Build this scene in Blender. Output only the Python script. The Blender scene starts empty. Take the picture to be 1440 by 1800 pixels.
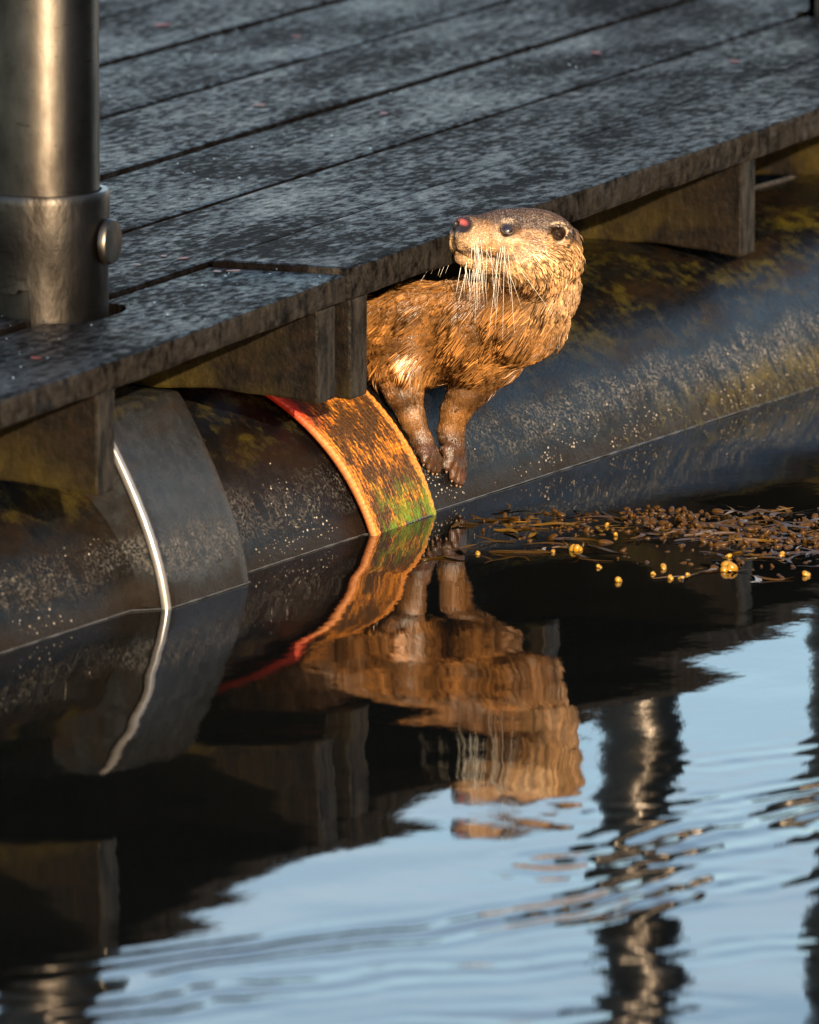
import bpy, bmesh, math, random
import numpy as np
from mathutils import Matrix, Vector, noise as mn
random.seed(7); rng = np.random.default_rng(7)
sc = bpy.context.scene
COL = sc.collection

# ------------------------------------------------------------------ camera
# world: X runs along the dock's front edge, Y goes back across the deck, Z up, water at z = 0
F = 15400.0                                        # focal length in photo pixels (1440 x 1800)
PIT = math.atan(2680 / F)
AZ = math.atan(6380 / (F * math.cos(PIT) + 2680 * math.sin(PIT)))
FH = np.array([math.cos(AZ), math.sin(AZ), 0.0]); RT = np.array([math.sin(AZ), -math.cos(AZ), 0.0]); ZU = np.array([0, 0, 1.0])
FW = FH * math.cos(PIT) - ZU * math.sin(PIT); UP = FH * math.sin(PIT) + ZU * math.cos(PIT)
HD = 0.28                                          # deck height above the water
CAM = np.array([-7.6609, -3.1903, 1.4911])
cd = bpy.data.cameras.new('camera'); cam = bpy.data.objects.new('camera', cd); COL.objects.link(cam)
cd.sensor_fit = 'VERTICAL'; cd.sensor_height = 36; cd.lens = 308; cd.clip_start = 0.1; cd.clip_end = 6000
cam.matrix_world = Matrix(((RT[0], UP[0], -FW[0], CAM[0]), (RT[1], UP[1], -FW[1], CAM[1]), (RT[2], UP[2], -FW[2], CAM[2]), (0, 0, 0, 1)))
cd.dof.use_dof = True; cd.dof.focus_distance = 8.66; cd.dof.aperture_fstop = 10
sc.camera = cam
def ray(x, y):
    d = FW * F + RT * (x - 720) - UP * (y - 900); return d / np.linalg.norm(d)
def on(x, y, ax, val):                             # pixel of the photo -> point on the plane axis = val
    r = ray(x, y); return CAM + r * ((val - CAM[ax]) / r[ax])

# ------------------------------------------------------------------ light
SUN = np.array([-0.79, -0.56, 0.262]); SUN /= np.linalg.norm(SUN)
elev = math.asin(SUN[2])
w = bpy.data.worlds.new('World'); sc.world = w; w.use_nodes = True
wt = w.node_tree; wn = wt.nodes; wl = wt.links
bg = wn['Background']; bg.inputs['Strength'].default_value = 0.15
sky = wn.new('ShaderNodeTexSky'); sky.sky_type = 'NISHITA'; sky.sun_disc = False
sky.sun_elevation = elev; sky.sun_rotation = math.atan2(SUN[0], SUN[1]); sky.air_density = 1.1; sky.dust_density = 1.0; sky.ozone_density = 1.6
tc = wn.new('ShaderNodeTexCoord'); cmap = wn.new('ShaderNodeMapping'); cmap.inputs['Scale'].default_value = (1.2, 1.2, 5.0)
cn = wn.new('ShaderNodeTexNoise'); cn.inputs['Scale'].default_value = 2.2; cn.inputs['Detail'].default_value = 7; cn.inputs['Roughness'].default_value = .6
cr = wn.new('ShaderNodeMapRange'); cr.inputs[1].default_value = .5; cr.inputs[2].default_value = .82; cr.inputs[4].default_value = .55
cm = wn.new('ShaderNodeMix'); cm.data_type = 'RGBA'; cm.inputs[7].default_value = (7.5, 7.1, 6.8, 1)
wl.new(tc.outputs['Generated'], cmap.inputs[0]); wl.new(cmap.outputs[0], cn.inputs['Vector']); wl.new(cn.outputs[0], cr.inputs[0])
wl.new(cr.outputs[0], cm.inputs[0]); wl.new(sky.outputs[0], cm.inputs[6]); wl.new(cm.outputs[2], bg.inputs['Color'])
ld = bpy.data.lights.new('sun', 'SUN'); ld.energy = 5.0; ld.angle = math.radians(.5); ld.color = (1, .79, .56)
sun = bpy.data.objects.new('sun', ld); COL.objects.link(sun)
sun.rotation_euler = Vector(SUN).to_track_quat('Z', 'Y').to_euler()
sun.location = Vector(SUN) * 20
vs = sc.view_settings; vs.view_transform = 'Standard'; vs.look = 'None'; vs.exposure = 1.1; vs.gamma = 1; vs.use_curve_mapping = False
sc.render.resolution_x = 819; sc.render.resolution_y = 1024

# ------------------------------------------------------------------ node helpers
class M:
    def __init__(s, name):
        s.m = bpy.data.materials.new(name); s.m.use_nodes = True
        s.t = s.m.node_tree; s.b = s.t.nodes['Principled BSDF']
        s.out = s.t.nodes['Material Output']
        s.pos = s.t.nodes.new('ShaderNodeNewGeometry').outputs['Position']
    def set(s, **k):
        for a, v in k.items():
            a = a.replace('_', ' ')
            if hasattr(v, 'is_output'): s.t.links.new(v, s.b.inputs[a])
            else: s.b.inputs[a].default_value = v
        return s
    def lk(s, v, sock):
        if hasattr(v, 'is_output'): s.t.links.new(v, sock)
        else: sock.default_value = v
    def noise(s, scale, detail=4, rough=.55, stretch=(1, 1, 1), vec=None, dist=0, off=(0, 0, 0), rot=(0, 0, 0)):
        mp = s.t.nodes.new('ShaderNodeMapping'); mp.inputs['Scale'].default_value = stretch; mp.inputs['Location'].default_value = off; mp.inputs['Rotation'].default_value = rot
        s.t.links.new(vec or s.pos, mp.inputs[0])
        n = s.t.nodes.new('ShaderNodeTexNoise'); n.inputs['Scale'].default_value = scale; n.inputs['Detail'].default_value = detail
        n.inputs['Roughness'].default_value = rough; n.inputs['Distortion'].default_value = dist
        s.t.links.new(mp.outputs[0], n.inputs['Vector']); return n.outputs[0]
    def ramp(s, v, lo, hi, a=0., b=1., smooth=False):
        n = s.t.nodes.new('ShaderNodeMapRange'); n.inputs[1].default_value = lo; n.inputs[2].default_value = hi
        n.inputs[3].default_value = a; n.inputs[4].default_value = b
        if smooth: n.interpolation_type = 'SMOOTHSTEP'
        s.lk(v, n.inputs[0]); return n.outputs[0]
    def math(s, op, a, b=0.):
        n = s.t.nodes.new('ShaderNodeMath'); n.operation = op; s.lk(a, n.inputs[0]); s.lk(b, n.inputs[1]); return n.outputs[0]
    def mix(s, f, a, b):
        n = s.t.nodes.new('ShaderNodeMix'); n.data_type = 'RGBA'
        for v, i in ((f, 0), (a, 6), (b, 7)):
            if isinstance(v, tuple) and len(v) == 3: v = (*v, 1)
            s.lk(v, n.inputs[i])
        return n.outputs[2]
    def sep(s, v=None):
        n = s.t.nodes.new('ShaderNodeSeparateXYZ'); s.t.links.new(v or s.pos, n.inputs[0]); return n.outputs
    def voro(s, scale, vec=None):
        n = s.t.nodes.new('ShaderNodeTexVoronoi'); n.inputs['Scale'].default_value = scale; s.t.links.new(vec or s.pos, n.inputs['Vector']); return n.outputs
    def attr(s, name):
        n = s.t.nodes.new('ShaderNodeAttribute'); n.attribute_name = name; return n.outputs
    def bump(s, h, dist, strength=1.0, prev=None):
        n = s.t.nodes.new('ShaderNodeBump'); n.inputs['Distance'].default_value = dist; n.inputs['Strength'].default_value = strength
        s.lk(h, n.inputs['Height'])
        if prev is not None: s.t.links.new(prev, n.inputs['Normal'])
        return n.outputs[0]
    def rand(s):
        return s.t.nodes.new('ShaderNodeObjectInfo').outputs['Random']
    def normal(s):
        n = s.t.nodes.new('ShaderNodeNewGeometry'); return s.sep(n.outputs['Normal'])

# ------------------------------------------------------------------ materials
def make_deck():
    m = M('wet_plank'); z = m.sep()
    g = m.noise(48, 6, .66, (.6, 1.3, 1)); f = m.noise(420, 4, .65, (.7, 1.2, 1)); big = m.noise(5.5, 4, .6, (.55, 1.5, 1)); r = m.rand()
    film = m.noise(90, 5, .66, (.5, 1.2, 1), off=(2, 5, 1)); film2 = m.noise(7, 3, .6, (.5, 1.3, 1), off=(4, 1, 2))
    wetm = m.ramp(m.math('ADD', m.math('MULTIPLY', film, .75), m.math('MULTIPLY', film2, .45)), .555, .76)
    c = m.mix(m.ramp(g, .35, .7), (.0028, .0028, .0032), (.009, .0085, .009))
    c = m.mix(m.ramp(big, .55, .75, 0, .6), c, (.011, .008, .006))
    nz = m.normal()
    side = m.ramp(nz[2], .5, .9, 1, 0)
    sn = m.noise(70, 6, .72, (1, 1, .8)); sn2 = m.noise(18, 4, .6, (1, 1, .8))
    sc_ = m.mix(m.ramp(sn, .38, .68), (.0035, .003, .0025), (.036, .030, .024))
    sc_ = m.mix(m.ramp(sn2, .52, .72), sc_, (.022, .018, .014)); sc_ = m.mix(m.ramp(z[1], .03, .06), sc_, (.004, .003, .0025))
    m.set(Base_Color=m.mix(side, c, sc_))
    m.set(Roughness=m.math('ADD', m.ramp(wetm, 0, 1, .52, .26), m.ramp(side, 0, 1, 0, .2)), IOR=1.4, Specular_IOR_Level=m.math('MULTIPLY', m.ramp(wetm, 0, 1, .01, .36), m.ramp(side, 0, 1, 1, .3)))
    h = m.math('ADD', m.math('MULTIPLY', g, .8), m.math('ADD', m.math('MULTIPLY', f, .25), m.math('MULTIPLY', film, .45)))
    m.set(Normal=m.bump(h, .007)); return m.m
def make_joist():
    m = M('joist_plastic'); z = m.sep(); nrm = m.normal()
    a = m.noise(14, 5, .6); b = m.noise(90, 4, .65); st = m.noise(60, 5, .7, (1, 1, .35), off=(3, 1, 0))
    c = m.mix(m.ramp(b, .35, .7), (.002, .0015, .0011), (.011, .0072, .0045))
    back = m.ramp(z[1], .02, .13, 0, .5)
    alg = m.math('MULTIPLY', m.ramp(a, .42, .66), m.math('ADD', back, m.ramp(z[2], .20, .15, 0, .55)))
    c = m.mix(m.math('MINIMUM', alg, .8), c, (.038, .027, .004))
    end = m.ramp(nrm[1], -.5, -.9)
    e = m.mix(m.ramp(st, .4, .65), (.005, .0042, .0033), (.034, .028, .021))
    m.set(Base_Color=m.mix(end, c, e), Specular_IOR_Level=.10, Roughness=m.ramp(b, .3, .7, .65, .4), Normal=m.bump(m.math('ADD', b, m.math('MULTIPLY', st, .6)), .002)); return m.m
def make_pipe(name, plate=False):
    m = M(name); z = m.sep()
    a = m.noise(9, 5, .6); f = m.noise(330, 4, .7); md = m.noise(60, 5, .7); sx = m.noise(24, 4, .6, (.35, 1, 1), off=(2, 0, 4)); vert = m.noise(80, 5, .72, (.8, .5, .4))
    h = z[2]
    hw = m.math('ADD', h, m.ramp(a, .3, .7, -.012, .012))
    c = m.mix(m.ramp(md, .35, .7), *(((.010, .0105, .011), (.024, .025, .026)) if plate else ((.002, .002, .0022), (.007, .0068, .0064))))
    # dried salt and lime band, above the wet strip
    band = m.math('MULTIPLY', m.ramp(hw, .020, .040, 0, 1, True), m.ramp(hw, .080, .052, 0, 1, True))
    lime = m.math('MULTIPLY', band, m.math('MULTIPLY', m.ramp(vert, .40, .66), m.ramp(f, .48, .62)))
    c = m.mix(m.math('MULTIPLY', m.math('MULTIPLY', lime, m.ramp(z[0], .2, 1.1, .6, 1.3)), .9), c, (.30, .27, .235))
    # brown film
    film = m.math('MULTIPLY', m.ramp(sx, .48, .68), m.ramp(hw, .11, .05, 1, .35))
    c = m.mix(m.math('MULTIPLY', film, .75), c, (.018, .010, .004))
    # yellow green algae on the shaded crown
    top = m.math('MULTIPLY', m.ramp(hw, .075 if not plate else .174, .115 if not plate else .18), m.ramp(m.math('MULTIPLY', m.noise(16, 5, .7, (.5, 1, 1), off=(7, 2, 1)), m.ramp(md, .2, .7, .7, 1.2)), .50, .68))
    c = m.mix(m.math('MULTIPLY', top, .7), c, (.060, .046, .005))
    # weed near the water on the far stretch
    low = m.math('MULTIPLY', m.ramp(hw, .05, .015), m.math('MULTIPLY', m.ramp(z[0], .75, 1.0), m.ramp(vert, .4, .6)))
    c = m.mix(m.math('MULTIPLY', low, .9), c, (.10, .070, .006))
    wetl = m.ramp(hw, .014, .024, 1, 0)
    c = m.mix(m.math('MULTIPLY', wetl, .8), c, (.012, .008, .005))
    m.set(Base_Color=c)
    ro = m.math('ADD', m.ramp(md, .3, .7, .17, .34), m.math('MULTIPLY', lime, .3))
    m.set(Roughness=ro, IOR=1.5, Specular_IOR_Level=m.ramp(sx, .35, .65, .45 if plate else .21, .3 if plate else .06))
    m.set(Normal=m.bump(m.math('ADD', m.math('MULTIPLY', f, .35), m.math('ADD', m.math('MULTIPLY', md, .5), m.math('MULTIPLY', lime, .6))), .0014)); return m.m
def make_strap():
    m = M('orange_webbing'); uv = m.t.nodes.new('ShaderNodeUVMap').outputs[0]; z = m.sep()
    st = m.noise(1, 5, .68, (24, 6, 1), uv); st2 = m.noise(1, 3, .6, (60, 14, 1), uv, off=(3, 8, 0)); big = m.noise(1, 3, .5, (3, 4.5, 1), uv, off=(5, 1, 0))
    warp = m.noise(1, 3, .5, (90, 60, 1), uv, off=(1, 4, 0))
    u = m.sep(uv)
    c = m.mix(m.ramp(warp, .35, .65), (.55, .14, .006), (.88, .35, .025))
    cordm = m.math('MULTIPLY', m.ramp(m.math('ABSOLUTE', m.math('SINE', m.math('MULTIPLY', u[0], 69.1))), 0, .6, .35, 1), m.ramp(m.math('ABSOLUTE', m.math('SINE', m.math('MULTIPLY', u[1], 118.))), 0, .7, .45, 1))
    c = m.mix(cordm, (.16, .030, .003), c)
    edge = m.math('MAXIMUM', m.ramp(u[0], .12, .0), m.ramp(u[0], .93, 1.0))
    v = m.math('ADD', m.math('MULTIPLY', st, .55), m.math('ADD', m.math('MULTIPLY', st2, .5), m.math('MULTIPLY', big, .45)))
    v = m.math('SUBTRACT', v, m.math('MULTIPLY', edge, .35))
    d = m.ramp(v, .655, .75)
    c = m.mix(m.math('MULTIPLY', d, .93), c, (.022, .013, .004))
    c = m.mix(m.math('MULTIPLY', edge, .35), c, (.80, .33, .13))
    c = m.mix(m.math('MULTIPLY', m.ramp(z[2], .095, .122), m.ramp(u[0], .42, .12)), c, m.mix(d, (.46, .022, .006), (.06, .004, .002)))  # red interreflection in the shaded upper left, put into the base colour
    gh = m.math('MULTIPLY', m.ramp(m.math('ADD', z[2], m.math('MULTIPLY', st2, .07)), .085, .035), m.ramp(m.noise(1, 4, .6, (9, 7, 1), uv, off=(9, 3, 0)), .42, .54))
    gh = m.math('MULTIPLY', gh, m.ramp(u[0], .1, .3))
    c = m.mix(m.math('MULTIPLY', gh, .92), c, (.12, .21, .008))
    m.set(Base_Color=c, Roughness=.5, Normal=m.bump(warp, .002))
    tr = m.t.nodes.new('ShaderNodeBsdfTranslucent'); tr.inputs[0].default_value = (.8, .08, .02, 1)
    mx = m.t.nodes.new('ShaderNodeMixShader'); mx.inputs[0].default_value = .18
    m.t.links.new(m.b.outputs[0], mx.inputs[1]); m.t.links.new(tr.outputs[0], mx.inputs[2]); m.t.links.new(mx.outputs[0], m.out.inputs[0]); return m.m
def make_steel(cast=False):
    m = M('cast_steel' if cast else 'steel_tube'); a = m.noise(12, 5, .6, (1, 1, .6)); s = m.noise(300, 3, .5, (1, 1, .02)); sc2 = m.noise(40, 4, .7, (.5, .5, 3), dist=2)
    c = m.mix(m.ramp(a, .35, .7), (.020, .017, .014), (.13, .113, .096))
    c = m.mix(m.ramp(sc2, .60, .66, 0, .55), c, (.025, .02, .016))
    tg = m.t.nodes.new('ShaderNodeTangent'); tg.direction_type = 'RADIAL'; tg.axis = 'Z'
    m.set(Base_Color=c, Metallic=1.0, Roughness=m.ramp(a, .3, .7, .44 if cast else .40, .34 if cast else .33), Anisotropic=.4 if cast else .45, Anisotropic_Rotation=.25, Tangent=tg.outputs[0])
    m.set(Normal=m.bump(m.math('ADD', m.math('MULTIPLY', a, 1.2 if cast else .5), m.math('MULTIPLY', s, .01)), .003 if cast else .0015)); return m.m
def make_water():
    m = M('dark_water')
    a = m.noise(55, 3, .5, (1, 1, 1)); b = m.noise(190, 2, .5)
    m.set(Base_Color=(.004, .0045, .004, 1), Roughness=.015, IOR=1.46)
    m.set(Normal=m.bump(m.math('ADD', a, m.math('MULTIPLY', b, .12)), .00007)); return m.m
def plain(name, col, rough, **k):
    m = M(name); a = m.noise(k.pop('scale', 60), 4, .6)
    m.set(Base_Color=m.mix(a, tuple(x * .6 for x in col), tuple(min(1, x * 1.35) for x in col)), Roughness=rough, **k)
    return m.m
MAT = dict(deck=make_deck(), joist=make_joist(), pipe=make_pipe('float_pipe_plastic'), plate=make_pipe('saddle_plastic', True), strap=make_strap(), steel=make_steel(), cast=make_steel(True), water=make_water(),
           barn=plain('barnacle_shell', (.28, .24, .19), .5), lip=plain('worn_lip', (.30, .28, .26), .22, Metallic=.6),
           weed=plain('brown_weed', (.050, .022, .004), .3, scale=260, Specular_IOR_Level=.16), yellow=plain('yellow_weed', (.30, .14, .008), .3, scale=150, Subsurface_Weight=.2), frond=plain('frond_weed', (.045, .022, .004), .25, Specular_IOR_Level=.2),
           leaf=plain('red_leaf', (.16, .02, .014), .45), brownleaf=plain('brown_leaf', (.12, .04, .012), .45), scum=plain('water_scum', (.07, .07, .07), .2),
           hill=plain('hill_heath', (.56, .42, .33), .95, scale=.02), tuft=plain('green_tuft', (.065, .050, .008), .5))
md = M('droplet'); md.set(Base_Color=(.9, .95, 1, 1), Roughness=.03, IOR=1.33, Transmission_Weight=1.0); MAT['drop'] = md.m

# ------------------------------------------------------------------ object helpers
def tag(o, label=None, cat=None, group=None, kind=None):
    for k, v in (('label', label), ('category', cat), ('group', group), ('kind', kind)):
        if v: o[k] = v
    return o
def link(name, me, mat=None, parent=None, smooth=False):
    o = bpy.data.objects.new(name, me); COL.objects.link(o)
    if mat is not None and not me.materials: me.materials.append(mat)
    if parent: o.parent = parent
    if smooth: me.polygons.foreach_set('use_smooth', [True] * len(me.polygons))
    return o
def pydata(name, v, f, mat=None, parent=None, smooth=False):
    me = bpy.data.meshes.new(name); me.from_pydata([tuple(map(float, p)) for p in v], [], [tuple(map(int, q)) for q in f]); me.update()
    return link(name, me, mat, parent, smooth)
def npmesh(name, V, quads=None, tris=None, mat=None, parent=None, smooth=True):
    me = bpy.data.meshes.new(name); V = np.asarray(V, np.float32)
    me.vertices.add(len(V)); me.vertices.foreach_set('co', V.ravel())
    idx, tot = [], []
    if quads is not None and len(quads): idx.append(np.asarray(quads, np.int32).ravel()); tot.append(np.full(len(quads), 4, np.int32))
    if tris is not None and len(tris): idx.append(np.asarray(tris, np.int32).ravel()); tot.append(np.full(len(tris), 3, np.int32))
    idx = np.concatenate(idx); tot = np.concatenate(tot); st = np.concatenate([[0], np.cumsum(tot)[:-1]]).astype(np.int32)
    me.loops.add(len(idx)); me.loops.foreach_set('vertex_index', idx); me.polygons.add(len(tot)); me.polygons.foreach_set('loop_start', st)
    me.update(calc_edges=True); me.validate()
    return link(name, me, mat, parent, smooth)
def empty(name, loc=(0, 0, 0)):
    o = bpy.data.objects.new(name, None); COL.objects.link(o); o.location = loc; o.empty_display_size = .05; return o
def put(o, parent):                                 # parent without moving (parents are only translated)
    o.parent = parent; o.matrix_parent_inverse = Matrix.Translation(-Vector(parent.location)); return o

# ------------------------------------------------------------------ water
def make_water_sheet():
    r0, r1, d0, d1, st = -.62, .72, 5.9, 10.0, .0085
    rr = np.arange(r0, r1 + 1e-6, st); dd = np.arange(d0, d1 + 1e-6, st); nr, nd = len(rr), len(dd)
    Rg, Dg = np.meshgrid(rr, dd, indexing='ij')
    X = CAM[0] + RT[0] * Rg + FH[0] * Dg; Y = CAM[1] + RT[1] * Rg + FH[1] * Dg
    h = np.zeros_like(X); g = np.random.default_rng(3)
    for i in range(60):                              # small wandering wavelets
        lam = math.exp(g.uniform(math.log(.06), math.log(.5))); th = g.normal(0, .55) + (0 if i % 3 else .8)
        k = 2 * math.pi / lam; slope = .0009 * (lam / .12) ** .25
        h += slope / k * np.sin(k * (math.cos(th) * Dg + math.sin(th) * Rg) + g.uniform(0, 6.28))
    def nz(s, seed):
        q = np.random.default_rng(seed); o = np.zeros_like(X)
        for i in range(14):
            a = q.uniform(0, 6.28); k = s * q.uniform(.5, 1.8); o += np.sin(k * (math.cos(a) * Rg + math.sin(a) * Dg) + q.uniform(0, 6.28))
        return o / 3.7
    crests = [([(60, 1730), (300, 1700), (560, 1665), (800, 1630), (1000, 1600), (1100, 1575), (1260, 1520), (1480, 1420)], 1.0),
              ([(120, 1790), (420, 1745), (760, 1715), (1080, 1690), (1460, 1660)], .75),
              ([(1040, 1430), (1200, 1425), (1330, 1400), (1480, 1380)], .9), ([(1180, 1490), (1330, 1465), (1480, 1440)], .9),
              ([(980, 1515), (1160, 1500), (1280, 1470), (1420, 1470)], .6), ([(790, 1550), (920, 1540), (1080, 1505)], .45),
              ([(1230, 1345), (1460, 1310)], .45), ([(180, 1830), (700, 1790), (1200, 1770)], .8), ([(1180, 1560), (1340, 1540)], .7)]
    wob = nz(18, 5) * .010 + nz(50, 6) * .005
    for ci, (pts, amp) in enumerate(crests):
        P = np.array([[(on(x, y, 2, 0) - CAM) @ RT, (on(x, y, 2, 0) - CAM) @ FH] for x, y in pts])
        best = np.full(X.shape, 9.); sgn = np.zeros_like(X)
        for a, b in zip(P[:-1], P[1:]):
            e = b - a; L = np.hypot(*e); tt = np.clip(((Rg - a[0]) * e[0] + (Dg - a[1]) * e[1]) / L ** 2, 0, 1)
            dx = Rg - a[0] - tt * e[0]; dy = Dg - a[1] - tt * e[1]; d = np.hypot(dx, dy); s = np.sign(e[0] * dy - e[1] * dx)
            mk = d < best; best[mk] = d[mk]; sgn[mk] = s[mk]
        q = sgn * best + wob
        env = np.exp(-(q / .055) ** 2) * np.clip(.55 + .55 * nz(14, 20 + ci), 0, 1.3) * np.exp(-(np.maximum(best - .2, 0) / .05) ** 2)
        h += amp * (.00078 if ci in (0, 1, 7) else .0006) * env * (np.sin(2 * math.pi * q / .042 + nz(30, 40 + ci)) + .35 * nz(130, 60 + ci))
    ed = np.minimum(np.minimum(Rg - r0, r1 - Rg), np.minimum(Dg - d0, d1 - Dg)); h *= np.clip(ed / .12, 0, 1)
    V = np.stack([X, Y, h], -1).reshape(-1, 3)
    ix = np.arange(nr * nd).reshape(nr, nd)
    q = np.stack([ix[:-1, :-1], ix[1:, :-1], ix[1:, 1:], ix[:-1, 1:]], -1).reshape(-1, 4)
    big = 3000.; n0 = len(V)
    def w2(r, d): return CAM[0] + RT[0] * r + FH[0] * d, CAM[1] + RT[1] * r + FH[1] * d, 0.
    r1e, d1e = rr[-1], dd[-1]
    ext = [w2(r, d) for r, d in ((r0, d0), (r1e, d0), (r1e, d1e), (r0, d1e), (-big, -big), (big, -big), (big, big), (-big, big))]
    q2 = [[n0 + a, n0 + b, n0 + b + 4, n0 + a + 4] for a, b in ((0, 1), (1, 2), (2, 3), (3, 0))]
    o = npmesh('water', np.vstack([V, ext]), np.vstack([q, [[p[0], p[3], p[2], p[1]] for p in q2]]), mat=MAT['water'])
    tag(o, kind='structure')
make_water_sheet()

# ------------------------------------------------------------------ far hills (seen only mirrored in the ripples)
V, Fc = [], []
n = 160
for i in range(n):
    a = AZ + math.radians(-75 + 150 * i / (n - 1)); hh = 125 + 60 * mn.noise((i * .06, 0, 0)) + 9 * mn.noise((i * .35, 4, 0))
    for j, (d, k) in enumerate(((1150, -.02), (1300, .45), (1480, .8), (1600, 1.), (1800, .6), (2100, -.02))):
        V.append((CAM[0] + d * math.cos(a), CAM[1] + d * math.sin(a), hh * k + (6 * mn.noise((i * .3, j * 2, 7)) if k > 0 else 0)))
for i in range(n - 1):
    for j in range(5): Fc.append((i * 6 + j, i * 6 + 6 + j, i * 6 + 7 + j, i * 6 + 1 + j))
tag(pydata('hills', V, Fc, MAT['hill'], smooth=True), kind='structure')

V, Fc = [], []; n = 110                            # unseen dark ridge, added to darken the pipe's reflections and the sky fill
for i in range(n):
    u_ = i / (n - 1); a = math.radians(-116 + 92 * u_); hh = (92 + 22 * mn.noise((i * .09, 8, 0)) + 7 * mn.noise((i * .6, 3, 0))) * min(1, u_ / .16, (1 - u_) / .16)
    for j, (d, k) in enumerate(((235, -.02), (260, .30), (300, .72), (335, 1.), (400, .8), (470, -.02))):
        V.append((CAM[0] + d * math.cos(a), CAM[1] + d * math.sin(a), hh * k + (3 * mn.noise((i * .5, j * 2, 3)) if k > 0 and hh > 5 else 0)))
for i in range(n - 1):
    for j in range(5): Fc.append((i * 6 + j, i * 6 + 6 + j, i * 6 + 7 + j, i * 6 + 1 + j))
tag(pydata('added_dark_ridge', V, Fc, plain('added_ridge_dark', (.028, .030, .016), .95, scale=.05), smooth=True), kind='structure')

# ------------------------------------------------------------------ deck
deck = tag(empty('dock_deck', (0, 0, HD)), 'floating dock deck of wet dark grey plastic planks on short joists', 'dock')
def bevel_box(x0, x1, y0, y1, z0, z1, bev, segx=1, wob=0, seed=0):
    bm = bmesh.new(); nx = segx
    bmesh.ops.create_cube(bm, size=1)
    for v in bm.verts: v.co = ((x0 + x1) / 2 + v.co.x * (x1 - x0), (y0 + y1) / 2 + v.co.y * (y1 - y0), (z0 + z1) / 2 + v.co.z * (z1 - z0))
    bmesh.ops.bevel(bm, geom=bm.edges[:], offset=bev, segments=2, affect='EDGES', profile=.6)
    if nx > 1:
        for i in range(1, nx):
            x = x0 + (x1 - x0) * i / nx
            bmesh.ops.bisect_plane(bm, geom=bm.verts[:] + bm.edges[:] + bm.faces[:], plane_co=(x, 0, 0), plane_no=(1, 0, 0))
        for v in bm.verts:
            a = mn.noise((v.co.x * 9, v.co.y * 9 + seed, v.co.z * 30)); b = mn.noise((v.co.x * 3.3, seed * 2.1, 5))
            v.co.y += wob * (a + b); v.co.z += wob * .45 * mn.noise((v.co.x * 7, v.co.y * 20 + seed, 9))
    return bm
def fin(bm, name, mat, parent, angle=40):
    me = bpy.data.meshes.new(name); bm.normal_update(); bm.to_mesh(me); bm.free()
    o = link(name, me, mat); put(o, parent)
    for p in me.polygons: p.use_smooth = False
    return o
rows = [0.0, .150, .315, .501, .6995, .894, 1.085, 1.275, 1.465, 1.655]
GAP = .011
planks = []
for i in range(len(rows) - 1):
    y0 = rows[i] + (GAP / 2 if i else 0); y1 = rows[i + 1] - GAP / 2
    segs = ((-1.35, -.0035), (.0035, 5.2)) if i == 0 else ((-1.35, 5.2),)
    for k, (a, b) in enumerate(segs):
        dz = (.0015 if (i + k) % 2 else 0) + (.004 if i == 0 and k == 1 else 0)
        bm = bevel_box(a, b, y0, y1, HD - .028, HD + dz - .002, .0045, int((b - a) / .022), .0013 if i == 0 else .001, i * 3.7 + k)
        if i == 0:
            for v in bm.verts:
                if k == 0: v.co.y += -.012 * min(1, max(0, -v.co.x / .5)) if v.co.y < .08 else 0
                else: v.co.y += -.010 * min(1, max(0, v.co.x / 1.2)) if v.co.y < .08 else 0
                if v.co.y < .004 and v.co.z < HD - .015: v.co.z += .002 * mn.noise((v.co.x * 14, k, 3))
        planks.append(fin(bm, 'plank', MAT['deck'], deck))
# holes for the posts
POSTS = [(-.325, .172), (2.225, .262), (2.83, .768)]
def boolean_cut(objs, cutter):
    dg = None
    for o in objs:
        md_ = o.modifiers.new('cut', 'BOOLEAN'); md_.object = cutter; md_.operation = 'DIFFERENCE'; md_.solver = 'EXACT'
    bpy.context.view_layer.update(); dg = bpy.context.evaluated_depsgraph_get()
    for o in objs:
        me = bpy.data.meshes.new_from_object(o.evaluated_get(dg)); o.modifiers.clear(); o.data = me
for j, (px, py) in enumerate(POSTS):
    bm = bmesh.new(); bmesh.ops.create_cone(bm, cap_ends=True, segments=40, radius1=.071, radius2=.071, depth=.2)
    for v in bm.verts:
        x, y = v.co.x, v.co.y; k = max(abs(x), abs(y)) / .071       # rounded square notch
        f_ = 1 + .22 * (min(abs(x), abs(y)) / .071) ** 1.2
        v.co = (px + x * f_, py + y * f_, HD + v.co.z)
    me = bpy.data.meshes.new('cutter'); bm.to_mesh(me); bm.free(); cut = bpy.data.objects.new('cutter', me); COL.objects.link(cut)
    near = [o for o in planks if min(v.co.y for v in o.data.vertices) < py + .09 and max(v.co.y for v in o.data.vertices) > py - .09 and min(v.co.x for v in o.data.vertices) < px + .09 and max(v.co.x for v in o.data.vertices) > px - .09]
    boolean_cut(near, cut); bpy.data.objects.remove(cut)
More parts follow.
